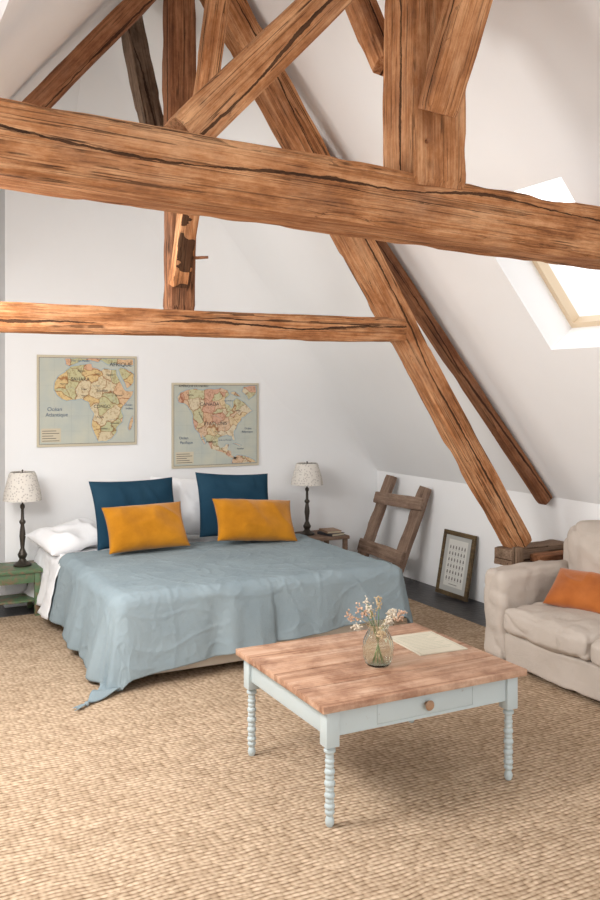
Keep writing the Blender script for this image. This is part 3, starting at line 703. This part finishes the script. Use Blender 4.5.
za, zb2 = TZ-.130, TZ-.029
mkbox('apron', (TX0+.083,TY1-.07,za), (TX1-.083,TY1-.05,zb2), M['mint'], .002, ct)
mkbox('apron', (TX0+.040,TY0+.083,za), (TX0+.060,TY1-.083,zb2), M['mint'], .002, ct)
mkbox('apron', (TX1-.060,TY0+.083,za), (TX1-.040,TY1-.083,zb2), M['mint'], .002, ct)
bm = bmesh.new(); y0, y1 = TY0+.040, TY0+.060
box(bm, (TX0+.083,y0,za), (TX0+.25,y1,zb2)); box(bm, (TX1-.25,y0,za), (TX1-.083,y1,zb2)); box(bm, (TX0+.25,y0,za), (TX1-.25,y1,za+.012)); box(bm, (TX0+.25,y0,zb2-.010), (TX1-.25,y1,zb2))
finish(bm, 'apron', M['mint'], (1.98,y0,za), ct, False)
dr = mkbox('drawer', (TX0+.2512,y0-.0002,za+.0130), (TX1-.2512,y0+.3,zb2-.0110), M['mint'], .0005, ct)
bm = bmesh.new(); lathe(bm, [(0,0), (.009,0), (.008,.010), (.017,.016), (.020,.024), (.014,.031), (0,.033)], (0,0,0), 20)
for v in bm.verts: v.co = V((v.co.x, -v.co.z, v.co.y))
kn = finish(bm, 'knob', M['knob'], (0,0,0), dr, local=True); kn.location = V((1.985, y0-.001, (za+zb2)/2+.003)) - (ct.location + dr.location)

# vase
vx, vy, vz = 1.945, 3.075, TZ
bm = bmesh.new()
lathe(bm, [(0,.0), (.042,.0), (.052,.008), (.061,.035), (.064,.075), (.060,.105), (.049,.128), (.042,.142), (.041,.156), (.050,.172), (.048,.173), (.038,.157), (.038,.141), (.046,.126), (.057,.103), (.061,.075), (.058,.036), (.050,.011), (.038,.004), (0,.004)], (vx,vy,vz+.0005), 96, False, .02, 16)
tag(finish(bm, 'vase', M['vase'], (vx,vy,vz)), 'round clear ribbed glass vase with flared neck on coffee table', 'vase')
for k in range(12):
    a = k*2.4; sp = .04+.11*((k*37) % 10)/10; tilt = V((math.cos(a)*sp, math.sin(a)*sp, .180+.09*((k*53) % 10)/10 - sp*.15))
    s0 = V((vx-math.cos(a)*.022, vy-math.sin(a)*.022, vz+.015)); s1 = V((vx+math.cos(a)*.020, vy+math.sin(a)*.020, vz+.155)); s2 = V((vx,vy,vz)) + tilt
    bm = bmesh.new(); tube(bm, [s0, s1, s1.lerp(s2,.5)+V((0,0,.012)), s2], .0015, 6)
    mm = (M['fl_white'], M['fl_pink'], M['fl_white'], M['fl_yellow'])[k % 4]
    cn = ('cream white', 'dusty pink', 'cream white', 'ochre')[k % 4]
    stem = finish(bm, 'dried_flower', M['greenstem'] if k % 3 == 0 else M['stem'], s0); tag(stem, 'dried %s flower standing in the glass vase' % cn, 'dried flower', 'dried flowers in the vase')
    bm = bmesh.new(); d = (s2-s1).normalized()
    for q in range(34):
        rr = .0024+random.random()*.0036; s = bmesh.ops.create_icosphere(bm, subdivisions=1, radius=rr)
        o_ = V([random.gauss(0, .008) for _ in range(3)]) + d*random.uniform(-.032,.018)
        for v in s['verts']: v.co = v.co*random.uniform(.8,1.2) + s2 + o_
    finish(bm, 'flower_head', mm, s2, stem)

cd = empty('booklet', (2.30,3.235,TZ+.0005), label='thin pale cream booklet with printed lines on coffee table', cat='booklet'); cd.rotation_euler[2] = math.radians(-4)
bm = bmesh.new(); box(bm, (-.12,-.15,0), (.12,.15,.004))
for k in range(11): box(bm, (-.09,.11-k*.02,.0038), (.09-.02*(k%3),.1125-k*.02,.0044), mi=1)
box(bm, (-.11,-.14,.0038), (-.108,.14,.0044), mi=1); box(bm, (.108,-.14,.0038), (.11,.14,.0044), mi=1)
finish(bm, 'booklet_cover', [M['paper'], newmat('green_print', (.36,.37,.28), .8)[0]], (0,0,0), cd, False, local=True)

# ------------------------------------------------------------------ light
w = bpy.data.worlds.new('World'); sc.world = w; w.use_nodes = True
bg = w.node_tree.nodes['Background']; bg.inputs[0].default_value = (.97,.985,1,1); bg.inputs[1].default_value = 1.85
def area(nm, loc, target, sx, sy, power, col=(1,1,1)):
    l = bpy.data.lights.new(nm, 'AREA'); l.shape = 'RECTANGLE'; l.size = sx; l.size_y = sy; l.energy = power; l.color = col
    o = bpy.data.objects.new(nm, l); COL.objects.link(o); o.location = loc; o.rotation_euler = (V(target)-V(loc)).to_track_quat('-Z', 'Y').to_euler(); return o
area('window_light', (1.2,-1.1,2.0), (1.9,5,1.2), 3.6, 2.2, 14, (1,.98,.96))  # added fill at the open room end, no window modelled there
area('unseen_side_light', (-.15,3.2,2.15), (1.7,3.1,.0), .8, .6, 55, (1,.98,.95))  # key light from upper left, inside the added unseen roof opening
area('unseen_side_light', (-.15,4.6,2.1), (2.6,6.4,.9), 1.6, 1.2, 55, (1,.985,.96))  # added to brighten the bed end, inside the same unseen opening

# ------------------------------------------------------------------ camera
cam = bpy.data.cameras.new('Camera'); co = bpy.data.objects.new('Camera', cam); COL.objects.link(co)
cam.sensor_fit = 'VERTICAL'; cam.sensor_height = 36; cam.sensor_width = 24; cam.lens = 35
cam.shift_y = -60/900; cam.clip_start = .05
co.location = (0,0,1.6); co.rotation_euler = (math.radians(90), 0, -math.atan(450/875))
sc.camera = co
